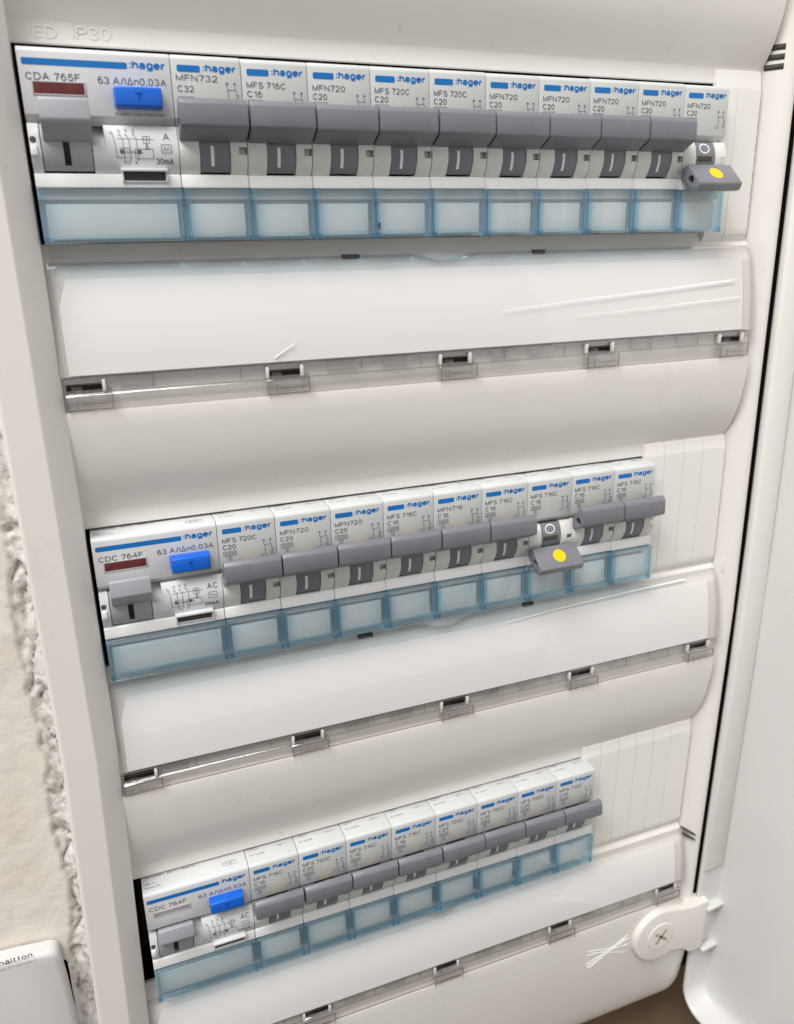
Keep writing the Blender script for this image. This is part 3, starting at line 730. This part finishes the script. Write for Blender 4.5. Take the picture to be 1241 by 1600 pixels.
def breaker(row, k, kind, rating, off=False, first=False, last=False):
    if off:
        lab = f"{ROWN[row]} row breaker switched off, its lever tipped down to show the yellow dot"
    else:
        where = 'right beside the wide switch' if k == 1 else 'at the right end against the blank strips' if last else f'{POS[k]} breaker right of the wide switch'
        mark = '' if rating == 'C10' else f' marked {rating}'
        lab = f"grey-levered breaker{mark} in the {ROWN[row]} row, {where}"
    b = thing('circuit_breaker', lab, 'circuit breaker', (ROW_X[row] + (k + 1) * PITCH, rj.uniform(-.12, .12), ROW_Z[row] + rj.uniform(-.08, .08)), 'circuit breakers in the cabinet rows')
    part('bh', 'housing', breaker_housing, M['house'], b)
    part('bc', 'cheek_plate', breaker_cheeks, M['cheek'], b)
    part('cap1', 'cap_strip', lambda: cap_strip(PITCH), M['cap'], b)
    d = part('drum', 'toggle_drum', lambda: drum(5.25, 12.95), M['drum'], b)
    if off:
        part('offm', 'off_mark', off_mark, M['white'], d); part('tslot', 'thumb_slot', thumb_slot, M['slot'], d)
        l = part('loff', 'toggle_lever', lambda: lever(OFF, .25, 17.25, (-5.6, -28.6, 1.35)), M['lever'], b)
        l.rotation_euler.x = math.radians(rj.uniform(-.4, .4))
        part('doff', 'yellow_dot', lambda: dot(OFF[0], OFF[1], 9.2, .0), M['yellow'], l)
    else:
        part('onm', 'on_mark', on_mark, M['white'], d)
        l = part('lon', 'toggle_lever', lambda: lever(ON, .25, 17.25, (-4.3, -16.6, 1.5)), M['lever'], b)
        l.rotation_euler.x = math.radians(rj.uniform(-.9, .9)); l.location.x = rj.uniform(-.08, .08) * S
        part('don', 'yellow_dot', lambda: dot(ON[6], ON[5], 9.2, .0, 1.6), M['yellow'], l)
    h = part('hold1', 'label_holder', lambda: holder(PITCH), M['bluec'], b)
    part('hrib1', 'holder_ribs', lambda: holder_ribs(PITCH), M['bluerib'], h)
    part('hcor1', 'holder_corner', lambda: holder_corners(PITCH), M['bluecorner'], h)
    if (row, k) == (0, 4):
        bm = bmesh.new(); rs = random.Random(5); c = [bm.verts.new((.75 + .42 * math.cos(a * math.tau / 11) * rs.uniform(.5, 1.2), -2.24, -41.2 + 1.15 * math.sin(a * math.tau / 11) * rs.uniform(.5, 1.2))) for a in range(11)]
        bm.faces.new(c); g = bmesh.ops.extrude_face_region(bm, geom=bm.faces[:]); bmesh.ops.translate(bm, vec=(0, .06, 0), verts=[v for v in g['geom'] if isinstance(v, bmesh.types.BMVert)])
        link('dirt_smudge', finish(bm), M['slot'], h)
    part('hpap1', 'paper_label', lambda: holder_paper(PITCH), M['paper'], h)
    part('blogo', 'brand_logo', lambda: logo(1.5, 7.2, 7.9, 16.3), M['blue'], b)
    part(('typ', kind, first), 'printed_markings', lambda: type_print(kind, rating, first), M['grey'], b)
    part('btop', 'top_markings', lambda: top_print(PITCH), M['pale'], b)
    return b
ROWS = [[('MFN732', 'C32'), ('MFS 716C', 'C16'), ('MFN720', 'C20'), ('MFS 720C', 'C20'), ('MFS 720C', 'C20'), ('MFN720', 'C20'), ('MFN720', 'C20'), ('MFN720', 'C20'), ('MFN720', 'C20'), ('MFN720', 'C20')],
        [('MFS 720C', 'C20'), ('MFN720', 'C20'), ('MFN720', 'C20'), ('MFS 716C', 'C16'), ('MFN716', 'C16'), ('MFS 716C', 'C16'), ('MFS 716C', 'C16'), ('MFS 716C', 'C16'), ('MFS 716C', 'C16')],
        [('MFS 716C', 'C16'), ('MFS 720C', 'C20'), ('MFS 716C', 'C16'), ('MFS 716C', 'C16'), ('MFS 720C', 'C20'), ('MFS 720C', 'C20'), ('MFS 720C', 'C20'), ('MFS 710C', 'C10')]]
OFFS = {(0, 10), (1, 7)}
for r, row in enumerate(ROWS):
    for k, (kind, rating) in enumerate(row, 1):
        breaker(r, k, kind, rating, (r, k) in OFFS, r == 0 and k == 1, k == len(row))

# ------------------------------------------------------------------ residual current switches
W2 = 35.0
RON = [(-1.2, -21.2), (-5.6, -17.2), (-6.0, -16.4), (-5.4, -12.2), (-4.9, -11.7), (-4.2, -11.9), (.1, -15.3), (.1, -19.5)]
def switch_housing():
    bm = bmesh.new()
    add_prism(bm, label_outline(), .08, W2 - .08, 0.22)
    add_prism(bm, [(24, -31.3), (.9, -31.3), (.9, -33.9), (2.6, -34.1), (2.6, -44.0), (24, -44.0)], .1, W2 - .1, 0.1)
    add_prism(bm, [(9, -16.8), (9, -27.9), (24, -27.9), (24, -16.8)], .1, W2 - .1, 0)
    # drum-shaped middle: cheek left of the lever, stepped recess and printed panel right of it
    add_prism(bm, drum_slice(-16.8, -27.85), .1, 2.55, 0.2)
    add_prism(bm, drum_slice(-21.6, -27.85, 5), 14.3, 17.45, 0.0)
    add_prism(bm, drum_slice(-16.8, -27.85, 12), 17.4, W2 - .1, 0.0)
    add_prism(bm, [(5.2, -16.8), (1.6, -20.2), (.3, -21.6), (9, -21.6), (9, -16.8)], 14.3, 17.4, 0.0)
    return finish(bm)
def ring_hole():
    p = Print(lambda x, z: (x, drum_y(z) - .05, z)); p.ring(1.0, -20.6, .75, .75, .75, 16); return p.mesh()
def sealing_lug():
    bm = bmesh.new(); add_box(bm, .15, 1.7, -2.1, 0, -24.2, -21.8, .3); return finish(bm)
def circuit_print(kind):
    p = Print(lambda x, z: (x, drum_y(z) - .06, z))
    for k, x in enumerate((20.6, 22.1, 23.9)):
        p.word('N13'[k], x, x + .6, -18.6, .9)
        p.line([(x + .2, -18.9), (x + .9, -19.9), (x + 1.0, -23.0 - .9 * (k == 2)), (x + 1.0, -25.0)], .13)
        p.line([(x + .1, -19.2), (x + .5, -19.0)], .1)
    p.line([(19.2, -18.6), (19.6, -20.8), (19.8, -24.3), (22.8, -24.3)], .13); p.word('T', 18.6, 19.2, -19.2, .8)
    p.line([(20.2, -20.0), (29.0, -20.0)], .1)
    p.rect(26.4, 28.0, -20.9, -19.4, .12); p.line([(27.2, -19.2), (27.2, -22.2)], .12); p.line([(26.4, -20.15), (28, -20.15)], .1)
    p.line([(27.2, -21.1), (27.8, -22.2), (26.8, -22.2), (27.2, -21.1)], .12)
    p.line([(20.7, -22.2), (23.2, -22.2)], .12); p.line([(20.9, -23.2), (26.2, -23.2)], .12); p.line([(21.2, -22.8), (26.0, -22.8)], .1)
    p.bar(20.6, 21.5, -23.4, -22.5, .05); p.bar(24.8, 25.7, -23.4, -22.5, .05)
    p.rect(24.3, 28.6, -24.5, -22.3, .12)
    p.word('N', 21.4, 22.1, -25.8, .8); p.word('2', 22.4, 22.9, -25.8, .8); p.word('4', 24.0, 24.6, -25.8, .8)
    if kind == 'A':
        p.word('A', 31.3, 32.9, -20.2, 1.7)
        p.line([(31.1, -22.7), (31.5, -21.8), (31.9, -22.7), (32.3, -21.8), (32.7, -22.7)], .13)
    else:
        p.word('AC', 30.4, 33.5, -20.2, 1.7)
        p.line([(31.1, -22.2), (31.5, -21.8), (31.9, -22.1), (32.3, -22.4), (32.7, -22.0)], .13)
    p.rect(30.7, 33.1, -23.1, -21.2, .13)
    p.word('30mA', 29.1, 33.5, -25.8, 1.5)
    return p.mesh()
def switch_print(name):
    p = Print(LAB)
    p.word(name, 1.4, 13.6, -7.5, 1.6); p.word('63 A/I\u0394n0,03A', 17.5, 33.7, -7.75, 1.6)
    p.text('Action test mensuel', 20.6, 32.4, -14.6, .75)
    return p.mesh()
def switch_foot_print():
    p = Print(lambda x, z: (x, -1.82, z)); p.text('Indic. d\u00e9faut diff.', 21.2, 30.5, -32.2, .7); return p.mesh()
def switch_top_print():
    p = Print(TOP)
    p.ring(29.2, 4.4, 2.5, 1.25, .15, 22); p.text('NF', 27.9, 30.5, 3.9, 1.0)
    p.text('EN 61008-1  240 V ~  50/60 Hz', 1.6, 18.0, 7.4, .8); p.text('240 V ~', 1.0, 5.4, 4.3, .8); p.text('50/60 Hz', 1.0, 6.2, 2.6, .8)
    return p.mesh()
def tab_mesh():
    bm = bmesh.new()
    add_box(bm, 20.3, 31.6, -2.3, 1, -27.5, -26.7, .2); add_box(bm, 20.4, 20.85, -1.5, 1, -29.9, -27.3, .1); add_box(bm, 31.05, 31.5, -1.5, 1, -29.9, -27.3, .1)
    add_box(bm, 20.5, 31.4, -1.0, 1, -29.95, -29.6, .1)
    return finish(bm)
def switch(row, name, kind, window):
    lab = {0: 'wide residual current switch with dark red window, left end of the top row', 1: 'wide residual current switch with red window, left end of the middle row',
           2: 'wide residual current switch with grey unlit window, left end of the bottom row'}[row]
    b = thing('residual_current_switch', lab, 'residual current switch', (ROW_X[row], 0, ROW_Z[row]), 'residual current switches at the row ends')
    part('sh', 'housing', switch_housing, M['rhouse'], b)
    part('cap2', 'cap_strip', lambda: cap_strip(W2), M['cap'], b)
    d = part('sdrum', 'toggle_drum', lambda: drum(2.75, 14.1, DR - .1), M['rlever'], b)
    def bar():
        p = Print(lambda x, z: (x, drum_y(z, DR - .1) - .06, z)); p.strip(8.3, -20.6, -26.2, 1.5); return p.mesh()
    part('sbar', 'on_mark', bar, M['black'], d)
    part('slev', 'toggle_lever', lambda: lever(RON, 3.3, 14.5, (-2.9, -16.2, 1.1), .35), M['rlever'], b)
    part('shole', 'sealing_hole', ring_hole, M['slot'], b); part('slug', 'sealing_lug', sealing_lug, M['cap'], b)
    def btn():
        bm = bmesh.new(); add_box(bm, 20.7, 32.2, -3.4, .5, -13.2, -8.35, .45, 3, taper=.25); return finish(bm)
    bt = part('sbtn', 'test_button', btn, M['button'], b)
    def bl():
        p = Print(lambda x, z: (x, -3.46, z)); p.word('T', 25.5, 27.5, -11.9, 2.0, .15); return p.mesh()
    part('sbl', 'button_lettering', bl, M['buttonprint'], bt)
    def rim():
        bm = bmesh.new()
        zt, zb = (-7.95, -10.4) if row < 2 else (-8.5, -10.0)
        add_box(bm, 2.6, 14.5, -.25, .2, zt - .02, zt + .3, .08); add_box(bm, 2.6, 14.5, -.25, .2, zb - .3, zb, .08)
        add_box(bm, 2.5, 2.85, -.25, .2, zb - .3, zt + .3, .08); add_box(bm, 14.2, 14.6, -.25, .2, zb - .3, zt + .3, .08); return finish(bm)
    w = part(('rim', row == 2), 'window_rim', rim, M['rim'], b)
    def win():
        bm = bmesh.new(); add_box(bm, 2.8, 14.3, -.12, .2, -10.4 if row < 2 else -10.0, -7.95 if row < 2 else -8.5, .03); return finish(bm)
    part(('win', row == 2), 'trip_window', win, M[window], w)
    tb = part('tab', 'indicator_tab', tab_mesh, M['rhouse'], b)
    def tin():
        bm = bmesh.new(); add_box(bm, 21.0, 30.9, -.9, 1, -29.7, -27.4, .02); return finish(bm)
    part('tin', 'indicator_slot', tin, M['slot'], tb)
    h = part('hold2', 'label_holder', lambda: holder(W2), M['bluec'], b)
    part('hrib2', 'holder_ribs', lambda: holder_ribs(W2), M['bluerib'], h)
    part('hcor2', 'holder_corner', lambda: holder_corners(W2), M['bluecorner'], h)
    part('hpap2', 'paper_label', lambda: holder_paper(W2), M['paper'], h)
    part('slogo', 'brand_logo', lambda: logo(.95, 24.7, 25.2, 33.8, -4.3, -2.85, -4.15, 1.85), M['blue'], b)
    part(('sprint', name), 'printed_markings', lambda: switch_print(name), M['grey'], b)
    part(('circ', kind), 'circuit_diagram', lambda: circuit_print(kind), M['grey'], b)
    part('sfoot', 'holder_markings', switch_foot_print, M['pale'], h)
    part('stop', 'top_markings', switch_top_print, M['grey'], b)
switch(0, 'CDA 765F', 'A', 'red'); switch(1, 'CDC 764F', 'AC', 'red'); switch(2, 'CDC 764F', 'AC', 'greywin')

# ------------------------------------------------------------------ wall, plaster edge, cavity, ledge
def wall_mat():
    m = bpy.data.materials.new('painted_plaster'); m.use_nodes = True; nt = m.node_tree; n = nt.nodes; L = nt.links; p = n['Principled BSDF']
    p.inputs['Roughness'].default_value = .8; p.inputs['Specular IOR Level'].default_value = .2
    at = n.new('ShaderNodeAttribute'); at.attribute_name = 'raw'
    tc = n.new('ShaderNodeTexCoord')
    a = n.new('ShaderNodeTexNoise'); a.inputs['Scale'].default_value = 38; a.inputs['Detail'].default_value = 5
    L.new(tc.outputs['Object'], a.inputs['Vector'])
    r = n.new('ShaderNodeValToRGB'); r.color_ramp.elements[0].position = .35; r.color_ramp.elements[1].position = .68
    r.color_ramp.elements[0].color = (.76, .70, .62, 1); r.color_ramp.elements[1].color = (.80, .77, .73, 1)
    L.new(a.outputs['Fac'], r.inputs['Fac'])
    b = n.new('ShaderNodeTexNoise'); b.inputs['Scale'].default_value = 300; b.inputs['Detail'].default_value = 8; b.inputs['Roughness'].default_value = .65
    L.new(tc.outputs['Object'], b.inputs['Vector'])
    r2 = n.new('ShaderNodeValToRGB'); r2.color_ramp.elements[0].position = .33; r2.color_ramp.elements[1].position = .55
    r2.color_ramp.elements[0].color = (.36, .33, .29, 1); r2.color_ramp.elements[1].color = (.73, .71, .68, 1)
    L.new(b.outputs['Fac'], r2.inputs['Fac'])
    mx = n.new('ShaderNodeMix'); mx.data_type = 'RGBA'
    L.new(at.outputs['Fac'], mx.inputs[0]); L.new(r.outputs[0], mx.inputs[6]); L.new(r2.outputs[0], mx.inputs[7]); L.new(mx.outputs[2], p.inputs['Base Color'])
    bn = n.new('ShaderNodeBump'); bn.inputs['Strength'].default_value = .5; bn.inputs['Distance'].default_value = .0006
    L.new(b.outputs['Fac'], bn.inputs['Height']); L.new(bn.outputs['Normal'], p.inputs['Normal'])
    return m
WM = wall_mat()
bm = bmesh.new(); raw = bm.verts.layers.float.new('raw')
xs = [-170, -140, -110, -90, -76] + [-70 + 2.0 * k for k in range(14)] + [-42.5 + .55 * k for k in range(54)]
zs = [70 - 1.1 * k for k in range(440)]
def edge(z): return -22.2 + 3.2 * noise.noise(Vector((0, 3.3, z * .035))) + 1.0 * noise.noise(Vector((1, 7, z * .16))) + .5 * noise.noise(Vector((5, 7, z * .5)))
def hole_x(z): return -23.4 - (z + 262) * .012 + .25 * noise.noise(Vector((0, 0, z * .12))) - 3.0 * max(0, 1 - (-262.0 - z) / 3.0) ** 2
def in_hole(x, z): return z < -262.0 and z > -352 and -44 < x < hole_x(z)
grid = []
for z in zs:
    row = []
    wz = warp(Vector((0, 0, z))).x
    for x in xs:
        q = Vector((x, 0, z))
        und = -.2 + .5 * noise.noise(q * .03) + .18 * noise.noise(q * .16)
        t = max(0, min(1, (x - edge(z)) / 1.2)); t = t * t * (3 - 2 * t)
        deep = .6 + .8 * noise.noise(Vector((x * .16, 9, z * .06))) + .35 * noise.noise(q * .4) + .45 * noise.noise(q * 1.1) + 1.9 * max(0, 1 - 9 * abs(noise.noise(Vector((x * .17, 3, z * .06))))) ** 2 + .5 * max(0, noise.noise(q * .55 + Vector((3, 3, 3))) - .25) * 4
        near = max(0, min(1, (x + 18.5) / 2.0))                       # mortar smeared up against the frame
        deep -= near * 1.5
        lump = max(0, noise.noise(Vector((x * .12, 0, z * .05)) + Vector((4, 4, 4)))) * .6
        dirt = max(0, noise.noise(Vector((x * .2, 2, z * .12)) + Vector((7, 1, 2))) - .42) * 1.6 * (1 if x > -45 else .3)
        if -352 < z < -262 and abs(x - hole_x(z)) < .28: x = hole_x(z)
        v = bm.verts.new((x + wz, und * (1 - t) + (deep - lump) * t, z)); v[raw] = max(t, min(1, dirt)); row.append(v)
    grid.append(row)

for a, b, z in zip(grid, grid[1:], zs):
    for j in range(len(xs) - 1):
        if in_hole((xs[j] + xs[j + 1]) / 2, z - .5): continue
        bm.faces.new((a[j], b[j], b[j + 1], a[j + 1]))
for v in [v for v in bm.verts if not v.link_faces]: bm.verts.remove(v)
for v in bm.verts: v.co *= S
me = bpy.data.meshes.new('wall'); bm.to_mesh(me); bm.free(); me.shade_smooth()
wall = link('wall', me, WM); wall['kind'] = 'structure'
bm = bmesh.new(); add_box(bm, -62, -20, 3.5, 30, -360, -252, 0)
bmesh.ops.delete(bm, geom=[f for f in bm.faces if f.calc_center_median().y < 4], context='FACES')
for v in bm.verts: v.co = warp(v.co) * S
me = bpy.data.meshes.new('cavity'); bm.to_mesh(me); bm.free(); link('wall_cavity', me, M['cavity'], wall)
# wall above and to the right of the cabinet
bm = bmesh.new(); add_box(bm, -170, 420, 12, 20, 66, 260); add_box(bm, 262, 420, 12, 20, -420, 66)
me = finish(bm); o = link('wall', me, WM); o['kind'] = 'structure'
bm = bmesh.new(); add_box(bm, -3000, 3000, -4000, 200, -1300, -1250, 0)  # unseen dark floor, added to block world light from below
o = link('unseen_floor', finish(bm), mat('light_blocking_floor', (0.16, 0.14, 0.12), .5, .3, var=.2, vscale=6)); o['kind'] = 'structure'
# brown wooden ledge under the cabinet and the dark hollow behind it
bm = bmesh.new(); add_box(bm, -170, 420, -30, 90, -446, -434, 1.0); o = link('wooden_ledge', finish(bm), M['wood']); o['kind'] = 'structure'
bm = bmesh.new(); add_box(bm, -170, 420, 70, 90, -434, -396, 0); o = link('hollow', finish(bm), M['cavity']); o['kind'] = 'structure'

# ------------------------------------------------------------------ box on the wall, lower left
jb = thing('junction_box', 'white plastic box with dark lettering on the wall, lower left of the cabinet', 'junction box', (-60, 0, -330))
bm = bmesh.new()
pts = [(-96, -335), (-25.2, -335), (-25.6, -300), (-26.6, -262), (-27.2, -251)] + [(-30.2 + 3.0 * math.cos(math.radians(a)), -248.6 + 3.0 * math.sin(math.radians(a))) for a in (20, 45, 70, 90)] + [(-40, -244.6), (-96, -243.5)]
pts = [(x + .4, z - 7.6) for x, z in pts]
t = bmesh.new(); vs = [t.verts.new((x, -6.5, z)) for x, z in pts]; t.faces.new(vs)
g = bmesh.ops.extrude_face_region(t, geom=t.faces[:]); bmesh.ops.translate(t, vec=(0, 5.6, 0), verts=[v for v in g['geom'] if isinstance(v, bmesh.types.BMVert)])
bmesh.ops.recalc_face_normals(t, faces=t.faces)
bevel_where(t, lambda e: max(v.co.y for v in e.verts) < -6.4, 1.6, 4)
for v in t.verts: v.co -= Vector((-60, 0, -330))
join(bm, t); link('box_body', finish(bm, 40), M['box'], jb)
p = Print(lambda x, z: (x + 60, -6.56, z + 330)); p.word('sch\u00e4ltton', -46.5, -34.0, -252.6, 1.9, .17); link('lettering', p.mesh(), M['boxtext'], jb)
p = Print(lambda x, z: (x + 60, -6.56, z + 330)); p.word('elektronik)', -46.5, -33.4, -254.8, 1.3, .10); link('lettering', p.mesh(), M['boxred'], jb)
